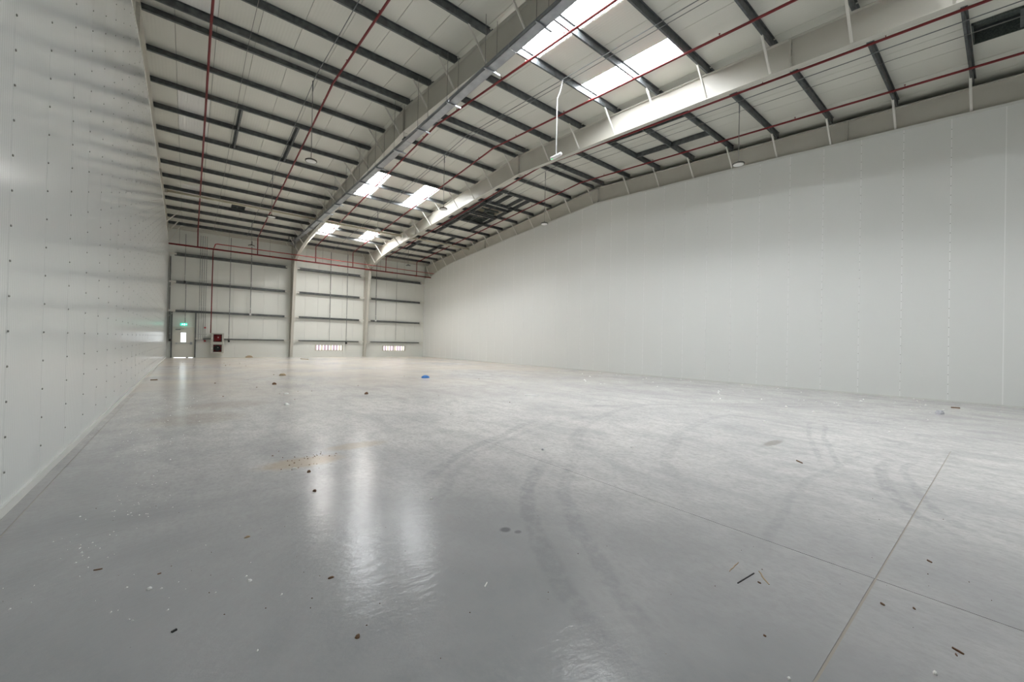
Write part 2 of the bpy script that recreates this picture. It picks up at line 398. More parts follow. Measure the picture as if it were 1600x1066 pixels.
# outer weather skin with openings over roof lights
mb = MB()
ho = [(a, b, s, e) for (a, b) in SKYX for (s, e) in SKYY]
for (ya, yz) in ((YN - .1, RY), (RY, YF + .1)):
    for (p, q, c, d) in rects((XL - .6, XR + .7, ya, yz), ho): slab_y(mb, p, q, c, d, D + .30, D + .33)
for (a, b, s, e) in ho: slab_y(mb, a, b, s, e, D + .12, D + .14)
mb.build('outer_skin', m_gap, ceil)
MB().box(XL - .65, XL - .6, YN, YF + .1, 0, 11.3).build('gable_skin', m_gap, ceil)
MB().box(XR + .7, XR + .75, YN, YF + .1, 0, 11.3).build('gable_skin', m_gap, ceil)

# purlins: Z sections, one per bay and line
def purlin(mb, x0, x1, y, zb=None):
    z0 = top(y) + .004 if zb is None else zb; z1 = z0 + D - .012
    s = 1 if y > RY else -1; fl = .08 if y > RY else .05
    mb.box(x0, x1, y - .004, y + .004, z0, z1)
    mb.box(x0, x1, min(y, y - s * fl), max(y, y - s * fl), z0, z0 + .006); mb.box(x0, x1, y - s*fl - .003, y - s*fl + .003, z0, z0 + .025)
    mb.box(x0, x1, min(y, y + s * fl), max(y, y + s * fl), z1 - .006, z1)
for y in PURL:
    for i in range(3):
        x0 = FR[i] + .035 if i else -1.28; x1 = FR[i+1] - .035
        if i == 2: x1 = 18.6
        mb = MB(); purlin(mb, x0, x1, y)
        for xe in (x0 + .02, x1 - .02):      # cleat with bolts at each end
            mb.box(xe - .045, xe + .045, y - .012, y + .012, top(y) + .02, top(y) + D - .03)
        for xq in (x0 + .9, x1 - .9): mb.box(xq - .012, xq + .012, y - .014, y + .014, top(y) + .05, top(y) + .075); 
        mb.build('purlin', m_galv, ceil)
# trimmers between purlins
def trimmer(x, ya, yb_, w_=.035):
    mb = MB(); slab_y(mb, x - .004, x + .004, ya, yb_, 0.02, D - .02); slab_y(mb, x - .004, x + .06, ya, yb_, 0.02, .03); slab_y(mb, x - .06, x + .004, ya, yb_, D - .03, D - .02)
    mb.build('trimmer', m_galv, ceil)
for t in [(1.46, 19.2, 22.75), (3.5, 19.2, 22.75), (14.48, 7.75, 11.3), (16.53, 7.75, 11.3), (16.75, 19.2, 26.2), (14.62, 19.3, 24.5), (15.3, 19.2, 20.95), (16.2, 19.2, 20.95), (14.38, 21.3, 26.2), (16.55, 27.95, 29.65), (16.72, 29.65, 33.1), (14.7, 24.5, 27.95), (14.7, 29.65, 33.1), (13.95, 7.75, 11.3)]:
    trimmer(*t)
for (x0, x1, y) in ((14.62, 16.75, 21.5), (14.62, 16.75, 23.0), (14.62, 16.75, 24.35)):
    mb = MB(); purlin(mb, x0, x1, y); mb.build('trimmer', m_galv, ceil)
# roof hatches: upstand, dark lining, cross members
for n, (x0, x1, y0, y1) in enumerate(HATCH):
    mb = MB(); t = .03
    for (p, q, c, d) in ((x0, x0 + t, y0, y1), (x1 - t, x1, y0, y1), (x0, x1, y0, y0 + t), (x0, x1, y1 - t, y1)): slab_y(mb, p, q, c, d, D - .06, D + .28)
    up = mb.build('hatch_upstand', m_hatch if n != 1 else m_beige, ceil)
    mb = MB(); slab_y(mb, x0, x1, y0, y1, D + .26, D + .28); mb.build('hatch_cover', m_hatch if n in (0, 3) else m_beige, up)
    mb = MB()
    ym = (y0 + y1) / 2
    slab_y(mb, x0, x1, ym - .03, ym + .03, D - .02, D + .05); xm = x0 + (x1 - x0) * .45
    slab_y(mb, xm - .03, xm + .03, y0, y1, D - .01, D + .06)
    mb.build('hatch_bar', m_galv, up)
MB().bar((15.25, 22.1, top(22) + .08), (16.2, 21.9, top(22) + .08), .09, .12).bar((15.7, 22.5, top(22) + .1), (16.3, 22.5, top(22) + .1), .2, .15).build('duct_stub', m_hatch, ceil)
# eaves beams along far and near wall
for y in (37.15, -6.45):
    MB().box(XL, XR, y - .05, y + .05, top(y) - .06, top(y) + .17).build('eaves_beam', m_frame, ceil)

# ================================================================ PORTAL FRAMES
def path_flange(mb, x, w_, pts, t):
    for (a, b) in zip(pts, pts[1:]):
        mb.hexa([(x - w_, a[0], a[1]), (x + w_, a[0], a[1]), (x + w_, b[0], b[1]), (x - w_, b[0], b[1]), (x - w_, a[0], a[1] + t), (x + w_, a[0], a[1] + t), (x + w_, b[0], b[1] + t), (x - w_, b[0], b[1] + t)])
def frame(x, label, braces, column=True, hw=.1):
    root = empty('portal_frame', (x, RY, 0)); tag(root, label, 'steel frame')
    ys = sorted(set([p[0] for p in BP] + [2*RY - p[0] for p in BP]))
    mb = MB()
    for a, b in zip(ys, ys[1:]):
        mb.hexa([(x - .006, a, bot(a)), (x + .006, a, bot(a)), (x + .006, b, bot(b)), (x - .006, b, bot(b)), (x - .006, a, top(a) - .01), (x + .006, a, top(a) - .01), (x + .006, b, top(b) - .01), (x - .006, b, top(b) - .01)])
    mb.build('rafter_web', m_frame, root)
    mb = MB(); path_flange(mb, x, hw, [(y, bot(y) - .018) for y in ys if RY - 20.85 <= y <= 36.2], .018); mb.build('bottom_flange', m_frame, root)
    mb = MB(); path_flange(mb, x, hw, [(y, top(y) - .016) for y in (YN + .3, RY, YF - .3)], .016); mb.build('top_flange', m_frame, root)
    if column:
        for s in (1, -1):
            Yc = lambda y: y if s > 0 else 2 * RY - y
            mb = MB()
            a0, a1, b0 = Yc(37.1), Yc(36.15), Yc(YF - .06)
            t = .02 * s
            # inner flange (tapered column), outer flange, web
            mb.hexa([(x - hw, a0, 0), (x + hw, a0, 0), (x + hw, a0 + t, 0), (x - hw, a0 + t, 0), (x - hw, a1, 7.95), (x + hw, a1, 7.95), (x + hw, a1 + t, 7.95), (x - hw, a1 + t, 7.95)])
            mb.build('column_flange', m_frame, root)
            mb = MB()
            mb.hexa([(x - .006, a0, 0), (x + .006, a0, 0), (x + .006, b0, 0), (x - .006, b0, 0), (x - .006, a1, 8.0), (x + .006, a1, 8.0), (x + .006, b0, 8.0), (x - .006, b0, 8.0)])
            mb.hexa([(x - .006, a1, 7.95), (x + .006, a1, 7.95), (x + .006, b0, 7.95), (x - .006, b0, 7.95), (x - .006, a1, top(a1) - .01), (x + .006, a1, top(a1) - .01), (x + .006, b0, top(b0) - .01), (x - .006, b0, top(b0) - .01)])
            mb.build('column_web', m_frame, root)
            y0, y1 = sorted((Yc(YF - .06), Yc(YF - .04)))
            MB().box(x - hw, x + hw, y0, y1, 0, 9.2).build('column_flange', m_frame, root)
            y0, y1 = sorted((Yc(37.0), Yc(YF - .02)))
            MB().box(x - .14, x + .14, y0, y1, 0, .025).build('base_plate', m_frame, root)
    # stiffeners and splice plates
    for y in (RY, 26.9, 2*RY - 26.9, 36.15, 2*RY - 36.15):
        if x > 18 and abs(y - RY) > 15: continue
        mb = MB()
        for d in ((-.02, -.002), (.002, .02)): mb.box(x - hw, x + hw, y + d[0], y + d[1], bot(y) - .03, top(y) - .012)
        for zz in range(4):
            z = bot(y) + .12 + zz * (top(y) - bot(y) - .25) / 3
            for sx in (-.06, .06): mb.lathe([(.016, -.038), (.016, .038)], (x + sx, y, z), 6, 0, 'Y')
        mb.build('splice_plate', m_frame, root)
    for y in PURL:
        for s in braces:
            if x < 0 and y < 32: continue
            if y in (14.87,): continue
            xt = x + s * .74; 
            if s > 0 and x < 0: xt = x + .8
            zb_ = bot(y) + .02
            mb = MB(); mb.bar((xt, y + .02, top(y) + .04), (x + s * .09, y + .02, zb_), .06, .006); mb.bar((xt, y + .044, top(y) + .04), (x + s * .09, y + .044, zb_), .006, .06)
            mb.build('fly_brace', m_brace, root)
    return root
frame(FR[0], 'cream steel portal frame rising behind the top of the left wall', (1,), False)
frame(FR[1], 'cream steel portal frame carrying the long cable tray, first column from the fire door', (-1, 1))
frame(FR[2], 'cream steel portal frame lit white beside the rooflights, column between the two low windows', (-1, 1))
frame(FR[3], 'cream steel portal frame along the top of the right wall', (-1,))
# ridge-parallel tie tubes at the rafter splices
for i, (x0, x1, lab) in enumerate(((-1.2, 6.6, 'beige round tie tube across the left bay under the purlins'), (6.64, 12.6, 'beige round tie tube across the rooflight bay'), (12.64, 18.7, 'beige round tie tube across the bay beside the right wall'))):
    t = empty('tie_tube', ((x0 + x1) / 2, 29.25, 9.5)); tag(t, lab, 'steel tube')
    z = top(29.25) - .24
    MB().tube([(x0 + .12, 29.25, z), (x1 - .12, 29.25, z)], .065, 12).build('tube', m_beige, t, smooth=True)
    for xx in (x0 + .02, x1 - .16): MB().box(xx, xx + .14, 29.235, 29.265, z - .11, z + .11).build('end_plate', m_frame, t)

# ================================================================ DOOR, WINDOWS, OUTSIDE
d1 = struct(empty('door_1', (-.25, YF - .05, 0)))
x0, x1, z1 = DOOR[0], DOOR[1], DOOR[3]; yf = YF - .10
mb = MB(); mb.box(x0 - .03, x0 + .07, yf, YF + .1, 0, z1 + .02).box(x1 - .07, x1 + .03, yf, YF + .1, 0, z1 + .02).box(x0 + .07, x1 - .07, yf, YF + .1, z1 - .08, z1 + .02); mb.build('door_frame', m_door, d1)
gh = (-.42, -.13, 1.12, 1.80); mb = MB()
for (p, q, c, d) in rects((x0 + .055, x1 - .055, .03, z1 - .06), [gh]): mb.box(p, q, yf + .03, yf + .08, c, d)
leaf = mb.build('door_leaf', m_door, d1)
MB().box(gh[0], gh[1], yf + .05, yf + .058, gh[2], gh[3]).build('vision_glass', m_glass, leaf)
MB().box(x0 + .2, x0 + .95, yf - .055, yf - .03, 1.015, 1.05).box(x1 - .26, x1 - .12, yf - .07, yf + .03, .95, 1.13).box(x0 + .16, x0 + .24, yf - .06, yf + .03, .99, 1.07).build('push_bar', m_tray, leaf)
MB().box(x0 + .14, x0 + .42, yf - .04, yf + .03, 1.99, 2.06).bar((x0 + .35, yf - .05, 2.05), (x0 + .62, yf - .05, 2.09), .02, .02).build('door_closer', m_cond, leaf)
MB().box(-.1, .02, yf + .0, yf + .09, 0.0, .03).build('door_wedge', m_dark, d1)
for i, (a, b, c, d) in enumerate(WIN):
    wi = struct(empty('window_%d' % (i + 1), ((a + b) / 2, YF, c)))
    mb = MB(); t = .03
    for (p, q, s, e) in ((a - t, a + t, c - t, d + t), (b - t, b + t, c - t, d + t), (a + t, b - t, c - t, c + .01), (a + t, b - t, d - .01, d + t)): mb.box(p, q, YF - .05, YF + .1, s, e)
    mb.build('window_frame', m_beige, wi)
    xm = (a + b) / 2; MB().box(xm - .025, xm + .025, YF - .03, YF + .08, c, d).build('mullion', m_trim, wi)
    for (p, q) in ((a + t, xm - .025), (xm + .025, b - t)): MB().box(p, q, YF + .02, YF + .028, c + .01, d - .01).build('pane', m_glass, wi)
fe = empty('striped_fence', (10, 39.6, -.2)); tag(fe, 'pink and cream vertical sheet fence seen through the low windows', 'fence')
for k in range(0, 60):
    xx = 4 + k * .26
    MB().box(xx, xx + .2, 39.6, 39.64, -.2, 1.9).build('fence_slat', m_fence if k % 3 else m_fence2, fe)
struct(MB().box(-12, 32, YF + .3, 60, -.25, -.2).build('ground_outside', m_sand))

# ================================================================ SPRINKLER PIPEWORK
ym = 36.02; zm = 7.86
mp = empty('sprinkler_main', (8.7, ym, zm)); tag(mp, 'long dark red sprinkler main running along the far wall', 'pipe')
MB().tube([(XL + .02, ym, zm), (XR - .02, ym, zm)], .058, 12).build('pipe', m_red, mp, smooth=True)
for xx in (.9, 3.0, 5.0, 7.2, 9.9, 12.2, 14.6, 17.0): MB().tube([(xx - .05, ym, zm), (xx + .05, ym, zm)], .07, 12).build('coupling', m_dpink, mp)
for xx in (-.6, 2.2, 4.8, 8.6, 10.6, 13.5, 15.8): MB().tube([(xx, ym, zm + .04), (xx, ym, top(ym))], .008, 6).build('hanger_rod', m_rod, mp)
tp = empty('sprinkler_feed', (9, 35.3, 8.2)); tag(tp, 'thinner faded red pipe running just above the long red sprinkler main', 'pipe')
MB().tube([(1.3, ym, zm + .03), (1.37, 35.2, 8.08), (1.45, 35.15, 8.1), (18.45, 35.15, 8.12)], .034, 8).build('pipe', m_dpink, tp, smooth=True)
MB().tube([(1.30, 36.88, 7.88), (1.28, 36.88, 1.82)], .035, 10).tube([(1.3, ym, zm), (1.3, 36.88, 7.88)], .035, 10).build('drop_pipe', m_red, tp, smooth=True)
labs = ['dark red sprinkler branch pipe nearest the left wall', 'dark red sprinkler branch pipe through the left bay beside the cable tray frame', 'dark red sprinkler branch pipe beside the cable tray, crossing the left rooflights', 'dark red sprinkler branch pipe crossing the right-hand rooflights', 'dark red sprinkler branch pipe tight against the bright white rafter, on its right side', 'dark red sprinkler branch pipe nearest the right wall']
for (xf, xn), lab in zip(((.39, .34), (3.98, 3.86), (8.06, 8.02), (11.05, 11.03), (14.0, 14.06), (17.05, 17.15)), labs):
    b = empty('sprinkler_branch', (xn, RY, 7.9)); tag(b, lab, 'pipe')
    P = lambda y: (xn + (xf - xn) * max(0, (y - RY)) / 20.7, y, top(y) - .11)
    MB().tube([(xf, ym, zm), (xf, ym, top(ym) - .16), (xf, ym - .06, top(ym) - .11), P(30), P(22), P(RY + .5), P(RY), P(RY - .5), P(8), P(0), P(-6.2)], .036, 8).build('pipe', m_red, b, smooth=True)
    y = 34.0; k = 0
    while y > -5:
        p = P(y); mb = MB(); mb.tube([(p[0], p[1], p[2] + .01), (p[0], p[1], p[2] + .085)], .010, 6).lathe([(.024, .085), (.024, .092)], p, 8); mb.build('sprinkler_head', m_red, b)
        if k % 2 == 0: MB().tube([(p[0], y - .5, P(y - .5)[2]), (p[0], y - .42, P(y - .42)[2])], .036, 8).build('coupling', m_red, b)
        y2 = min(PURL, key=lambda q: abs(q - (y - .9))); q = P(y2)
        MB().tube([(q[0], y2 + .05, q[2] - .03), (q[0], y2 + .05, top(y2) + .03)], .006, 5).build('pipe_hanger', m_brace, b)
        y -= 2.9; k += 1

# ================================================================ CABLE TRAY
TX, TZ = 6.28, 9.0
tr = empty('cable_tray', (TX, RY, TZ)); tag(tr, 'galvanised cable tray hung on rods under the rafter left of the rooflights', 'cable tray')
for (a, b) in ((-6.3, 2.0), (2.0, 5.0), (5.0, 8.0), (8.0, 11.0), (11.0, 14.2), (14.2, 17.3), (17.3, 20.4), (20.4, 23.4), (23.4, 26.4), (26.4, 29.4), (29.4, 32.6), (32.6, 36.0)):
    MB().box(TX - .13, TX + .13, a + .01, b - .01, TZ, TZ + .008).box(TX - .13, TX - .122, a + .01, b - .01, TZ, TZ + .10).box(TX + .122, TX + .13, a + .01, b - .01, TZ, TZ + .10).box(TX - .148, TX - .12, a + .01, b - .01, TZ + .09, TZ + .10).build('tray_section', m_tray, tr)
y = .75
while y < 35:
    MB().box(TX - .22, TX + .30, y - .02, y + .02, TZ - .045, TZ - .005).build('cross_bar', m_tray, tr)
    for xx in (TX - .19, TX + .19): MB().tube([(xx, y, TZ - .05), (xx, y, top(y) + .06)], .007, 6).build('hanger_rod', m_rod, tr)
    y += 2.05
MB().tube([(6.05, 34.6, TZ + .15), (6.05, 34.6, top(34.6))], .03, 8).tube([(6.2, 34.4, TZ - .5), (6.2, 34.4, top(34.4))], .03, 8).tube([(5.85, 34.7, TZ - .1), (5.85, 34.7, top(34.6))], .03, 8).build('riser_conduit', m_cond, tr)

# ================================================================ ROOF CONDUITS AND TIE WIRES
def roofline(x, lab, rad, m=m_cond, dz=-.02, name='cable_conduit', cat='conduit', y0=-6.2, y1=36.5):
    ys = [y1, 30, 24, 19, RY, 10, 5, 0, y0]
    o = MB().tube([(x, yy, top(yy) + dz - (.012 if i % 2 else 0)) for i, yy in enumerate(ys)], rad, 6).build(name, m, None, own=True); tag(o, lab, cat)
roofline(3.32, 'thin grey conduit feeding the row of lamps in the left bay', .013)
roofline(1.30, 'thin tie wire across the purlins between the two left sprinkler branches', .008, m_rod, .0, 'tie_wire', 'wire')
roofline(9.54, 'thin pale conduit along the middle of the rooflight bay, left of its pair', .013)
roofline(9.68, 'thin pale conduit along the middle of the rooflight bay, right of its pair', .010, m_cond, -.05, y1=26)
roofline(14.72, 'thin grey conduit feeding the row of lamps beside the right wall', .013)
roofline(15.45, 'thin tie wire across the purlins near the right wall', .008, m_rod, .0, 'tie_wire', 'wire')

# ================================================================ LAMPS
def highbay(x, y, z, lab, tilt=0, grp=None):
    t = empty('high_bay_lamp', (x, y, z)); tag(t, lab, 'lamp')
    MB().tube([(x, y, z + .11), (x, y, top(y) + .02)], .013, 6).build('suspension_rod', m_rod, t)
    MB().tube([(x, y, top(y) - .35), (x, y, top(y) + .02)], .022, 6).build('cable_gland', m_cond, t)
    MB().lathe([(.02, .12), (.05, .11), (.06, .075), (.16, .06), (.195, .04), (.198, .0), (.170, .0)][::-1], (x, y, z), 24).build('lamp_body', m_lampb, t)
    MB().lathe([(.166, -.006), (.166, .002)], (x, y, z), 24).build('lamp_lens', m_lens, t)
    return t
highbay(3.31, 15.82, 7.93, 'unlit round high bay lamp in the left bay, nearest and largest of its row')
highbay(3.30, 24.5, 7.93, 'unlit round high bay lamp in the left bay, middle one of its row')
highbay(3.30, 33.2, 7.93, 'unlit round high bay lamp in the left bay, close to the far wall')
highbay(14.9, 6.02, 7.98, 'unlit round high bay lamp hanging in front of the right wall, nearest of its row')
highbay(14.85, 15.82, 8.02, 'unlit round high bay lamp low against the right wall under the roof ridge')
highbay(9.62, 17.5, 8.05, 'unlit round high bay lamp seen in front of the bright white rafter')
highbay(9.60, 26.3, 8.85, 'unlit round high bay lamp far back in the rooflight bay')
highbay(14.9, 33.2, 8.15, 'unlit round high bay lamp by the far end of the right wall')
em = empty('emergency_light', (9.6, 9.72, 7.9)); tag(em, 'white capsule emergency light hanging on a white drop pipe near the first rooflights', 'emergency light')
MB().tube([(9.6, 9.72, 7.98), (9.6, 9.72, 9.9), (9.62, 9.6, 10.1), (9.62, 9.5, top(9.5) + .02)], .021, 8).build('drop_pipe', m_wht, em, smooth=True)
MB().tube([(9.6, 9.46, 7.93), (9.6, 9.49, 7.93), (9.6, 9.95, 7.93), (9.6, 9.98, 7.93)], [.03, .06, .06, .03], 12).build('light_housing', m_wht, em, smooth=True)
MB().tube([(9.575, 9.86, 7.89), (9.575, 9.92, 7.89)], .018, 8).build('status_lamp', m_led, em)

# ================================================================ FAR WALL FITTINGS
yw = YF - .245
def conduit(x, z0, z1, lab, rad=.02, box=None, m=m_cond, y=yw):
    c = empty('wall_conduit', (x, y, z0)); tag(c, lab, 'conduit')
    MB().tube([(x, y, z0), (x, y, z1)], rad, 8).build('pipe', m, c)
    z = z0 + .4
    while z < z1: MB().box(x - rad - .02, x + rad + .02, y - .03, y + .01, z - .02, z + .02).build('clip', m_trim, c); z += 2.0
    if box: MB().box(x - .06, x + .06, y - .07, y + .03, z0 - .14, z0 + .02).build('junction_box', box, c)
conduit(-.27, 5.5, 8.9, 'grey conduit above the fire door ending in a black box', .016, m_blk)
conduit(-.20, 2.52, 5.4, 'grey conduit dropping to the green exit sign', .02)
conduit(-1.02, 1.32, 3.3, 'grey conduit left of the fire door ending in a black box', .02, m_blk)
for i, x in enumerate((.58, .71, .83, .95)):
    conduit(x, 1.34, 8.95, ['leftmost of the four grey conduits right of the fire door', 'second from left of the four grey conduits right of the fire door', 'third from left of the four grey conduits right of the fire door', 'rightmost of the four grey conduits right of the fire door'][i], .014)
conduit(2.40, 1.3, 9.1, 'grey conduit right of the hose cabinets ending in a black box', .02, m_blk)
conduit(3.74, 3.42, 9.1, 'grey conduit in the left bay ending in a white sensor', .026, m_wht)
conduit(9.58, 3.35, 9.2, 'grey vertical rail strip above the left low window', .03)
conduit(9.58, 1.42, 3.3, 'thin grey rod between rails above the left low window', .012)
conduit(11.0, 1.3, 9.2, 'grey conduit right of the left low window ending in a black box', .022, m_blk)
conduit(13.62, 3.45, 8.7, 'grey conduit left of the right low window ending in a white sensor', .028, m_wht)
conduit(15.6, 1.6, 9.2, 'thin grey conduit above the right low window', .012)
MB_cr = MB(); o = MB_cr.tube([(.52, yw, 1.72), (1.05, yw, 1.72)], .012, 6).build('cross_conduit', m_cond, None, own=True); tag(o, 'short horizontal conduit across the four conduits beside the hose cabinets', 'conduit')
for i, (x, col, nm) in enumerate(((.58, m_wht, 'leftmost'), (.70, m_wht, 'middle'), (.82, m_wht, 'rightmost'))):
    s = empty('switch_box', (x, YF - .06, 1.2)); tag(s, nm + ' of the three white switch boxes beside the fire door', 'switch')
    MB().box(x - .045, x + .045, YF - .12, YF - .03, 1.19, 1.29).build('housing', col, s); MB().box(x - .02, x + .02, YF - .128, YF - .12, 1.215, 1.265).build('rocker', m_trim, s)
def redbox(x, z, lab):
    s = empty('alarm_device', (x, YF - .06, z)); tag(s, lab, 'fire alarm')
    MB().lathe([(.055, -.07), (.06, -.02), (.06, .0)], (x, YF - .245, z), 16, 0, 'Y').build('housing', m_redp, s)
    MB().box(x - .05, x + .05, YF - .245, YF - .03, z - .05, z + .05).build('back_box', m_redp, s)
redbox(.95, 2.21, 'small round red alarm sounder on the conduits right of the fire door')
redbox(.96, 1.23, 'small red call point beside the three white switch boxes')
# exit sign
ex = empty('exit_sign', (-.27, yw, 2.31)); tag(ex, 'green and white lit running man exit sign above the fire door', 'sign')
MB().box(-.46, -.08, yw - .05, yw - .01, 2.31, 2.49).build('sign_panel', m_green, ex)
g = MB(); yy0, yy1 = yw - .055, yw - .05
def poly(mb, pts):
    n = len(pts); v = [(a, yy0, b) for a, b in pts] + [(a, yy1, b) for a, b in pts]
    mb.add(v, [tuple(range(n))] + [tuple(reversed(range(n, 2*n)))] + [(i, i + n, (i+1) % n + n, (i+1) % n) for i in range(n)])
poly(g, [(-.27, 2.34), (-.20, 2.34), (-.20, 2.46), (-.27, 2.46)])                      # doorway
poly(g, [(-.36, 2.43), (-.335, 2.43), (-.335, 2.455), (-.36, 2.455)]); poly(g, [(-.375, 2.38), (-.34, 2.38), (-.33, 2.425), (-.365, 2.425)])
poly(g, [(-.40, 2.335), (-.385, 2.335), (-.345, 2.38), (-.365, 2.385)]); poly(g, [(-.33, 2.34), (-.315, 2.34), (-.335, 2.385), (-.352, 2.38)]); poly(g, [(-.335, 2.41), (-.295, 2.395), (-.295, 2.405), (-.335, 2.425)])
poly(g, [(-.17, 2.39), (-.13, 2.39), (-.13, 2.365), (-.095, 2.40), (-.13, 2.435), (-.13, 2.41), (-.17, 2.41)])
g.build('pictogram', m_glyph, ex)
# hose reel cabinets
def cabinet(z0, z1, lab, reelmat, back):
    x0, x1, y0, y1 = 1.30, 2.08, 36.95, YF - .03
    c = empty('hose_cabinet', ((x0+x1)/2, (y0+y1)/2, z0)); tag(c, lab, 'hose cabinet')
    t = .02
    MB().box(x0, x1, y0 + .02, y1, z1 - t, z1).box(x0, x1, y0 + .02, y1, z0, z0 + t).box(x0, x0 + t, y0 + .02, y1, z0 + t, z1 - t).box(x1 - t, x1, y0 + .02, y1, z0 + t, z1 - t).box(x0 + t, x1 - t, y1 - .02, y1, z0 + t, z1 - t).build('cabinet_body', m_steel, c)
    wx0, wx1, wz0, wz1 = x0 + .18, x1 - .15, z0 + .13, z1 - .12
    mb = MB()
    for (p, q, s, e) in rects((x0, x1, z0, z1), [(wx0, wx1, wz0, wz1)]): mb.box(p, q, y0, y0 + .02, s, e)
    dr = mb.build('cabinet_door', m_steel, c)
    mb = MB()
    for (p, q, s, e) in rects((wx0 - .035, wx1 + .035, wz0 - .035, wz1 + .035), [(wx0, wx1, wz0, wz1)]): mb.box(p, q, y0 - .008, y0 + .001, s, e)
    mb.build('window_gasket', m_dark, dr)
    MB().box(wx0, wx1, y0 + .008, y0 + .012, wz0, wz1).build('window', m_glass, dr)
    MB().box(x0 + .06, x0 + .10, y0 - .03, y0, (z0+z1)/2 - .06, (z0+z1)/2 + .06).build('latch', m_brace, dr)
    MB().box(wx0 - .05, wx1 + .05, y1 - .10, y1 - .08, wz0 - .05, wz1 + .05).build('back_plate', back, c)
    mb = MB(); cx, cz = (wx0+wx1)/2, (wz0+wz1)/2
    mb.lathe([(.21, -.06), (.21, -.045), (.05, -.045), (.05, .08), (.21, .08), (.21, .095)], (cx, y1 - .24, cz), 24, 0, 'Y'); reel = mb.build('hose_reel', reelmat, c)
    MB().lathe([(.17, -.03), (.18, .0), (.17, .05)], (cx, y1 - .21, cz), 24, 0, 'Y').build('hose', m_dark if reelmat is m_redp else m_redp, reel)
    MB().lathe([(.035, -.075), (.035, -.06)], (cx + .04, y1 - .24, cz + .05), 12, 0, 'Y').build('hub_cap', m_wht, reel)
cabinet(1.08, 1.83, 'stainless fire hose cabinet with red window, upper of the two by the far wall', m_redp, m_redp)
cabinet(.33, 1.06, 'stainless fire hose cabinet with dark window, lower of the two by the far wall', m_dark, m_redp)

# ================================================================ DEBRIS ON THE FLOOR
def ray_floor(px, py):
    d = f * 1.0 + r * ((px - 800) / F_PX) - u * ((py - 533) / F_PX); t = -1.55 / d.z; return (d.x * t, d.y * t)
def stick(p, q, w_, h_, m, name, lab, cat='debris'):
    jit = 0 if m is m_blk or m is m_chip else .08
    mb = MB(); a = Vector((p[0], p[1], 0)); b = Vector((q[0], q[1], 0)); n = 5; L = (b - a); side = Vector((-L.y, L.x, 0)).normalized()
    pts = [a + L * i / n + side * random.uniform(-jit, jit) * L.length * .3 for i in range(n + 1)]
    for i in range(n):
        if jit == 0: wa = wb = w_
        else: wa = w_ * (.45 + .55 * math.sin(math.pi * (i + .3) / (n + .6))); wb = w_ * (.45 + .55 * math.sin(math.pi * (i + 1.3) / (n + .6)))
        A, B = pts[i], pts[i+1]; Z = Vector((0, 0, h_))
        mb.hexa([A - side*wa, A + side*wa, B + side*wb, B - side*wb, A - side*wa*.6 + Z, A + side*wa*.6 + Z, B + side*wb*.6 + Z, B - side*wb*.6 + Z])
    return tag(mb.build(name, m, None, own=True), lab, cat)
def lump(x, y, rx, ry, h_, m, name, lab, cat='debris', seed=0):
    rnd = random.Random(seed); mb = MB(); n = 9; rings = [(1, 0), (.95, .45), (.6, .9), (.15, 1)]
    base = 0; k1 = [rnd.uniform(.7, 1.15) for _ in range(n)]
    vs = []; fs = []
    for (q, hh) in rings:
        for i in range(n):
            t = 2 * math.pi * i / n; kk = k1[i] * rnd.uniform(.9, 1.1); vs.append((x + rx * q * kk * math.cos(t), y + ry * q * kk * math.sin(t), h_ * hh * rnd.uniform(.85, 1.1)))
    for j in range(len(rings) - 1):
        for i in range(n): fs.append((j*n+i, j*n+(i+1) % n, (j+1)*n+(i+1) % n, (j+1)*n+i))
    fs.append(tuple(range((len(rings)-1)*n, len(rings)*n))); fs.append(tuple(reversed(range(n))))
    mb.add(vs, fs); return tag(mb.build(name, m, None, own=True), lab, cat)
S = lambda a, b, *k: stick(ray_floor(*a), ray_floor(*b), *k)
S((1152.6, 912), (1178, 896.5), .0035, .006, m_blk, 'plastic_stick', 'thin straight black stick on the right foreground floor')
S((1139, 893), (1153, 879), .004, .004, m_tan, 'wood_splinter', 'tan splinter just left of the thin black stick')
S((1186, 893), (1201, 914), .006, .004, m_tan, 'wood_splinter', 'pale tan splinter just right of the thin black stick')
S((1184, 910), (1189, 912.5), .005, .007, m_brown, 'wood_splinter', 'very short brown splinter between the black stick and the pale tan splinter')
S((1488, 1013), (1506, 1023.5), .006, .008, m_brown, 'wood_splinter', 'dark brown splinter in the bottom right corner of the floor')
S((1493, 1022), (1496, 1026), .004, .005, m_brown, 'wood_splinter', 'tiny brown splinter below the dark one in the bottom right corner')
S((1193, 993), (1197, 995.5), .006, .006, m_brown, 'wood_splinter', 'short brown splinter below the thin black stick')
S((1376, 943), (1382, 947), .008, .008, m_brown, 'wood_splinter', 'short dark splinter close to the crossing of the floor joints')
S((1427, 950), (1430, 953), .006, .006, m_brown, 'wood_splinter', 'tiny dark splinter right of the crossing of the floor joints')
S((1449, 876), (1456, 880), .007, .008, m_brown, 'leaf_scrap', 'small dark curled scrap right of the wide floor joint')
S((1244, 720), (1254, 724.5), .010, .012, m_brown, 'wood_splinter', 'orange brown splinter on the pale floor near the grey oil stain')
S((146, 892), (160, 889.5), .006, .006, m_brown, 'wood_splinter', 'dark splinter lying on the left foreground floor')
S((268, 989), (276, 984.5), .007, .008, m_blk, 'plastic_stick', 'short black stick on the bottom left foreground floor')
S((246, 898), (252, 896), .005, .005, m_brown, 'wood_splinter', 'faint thin splinter right of the dark one on the left floor')
S((757, 918), (761, 911), .004, .006, m_chip, 'plastic_stick', 'short white stick in the centre foreground of the floor')
S((1486, 637.5), (1500, 638.5), .03, .03, m_brown, 'timber_offcut', 'small brown timber offcut at the foot of the right wall')
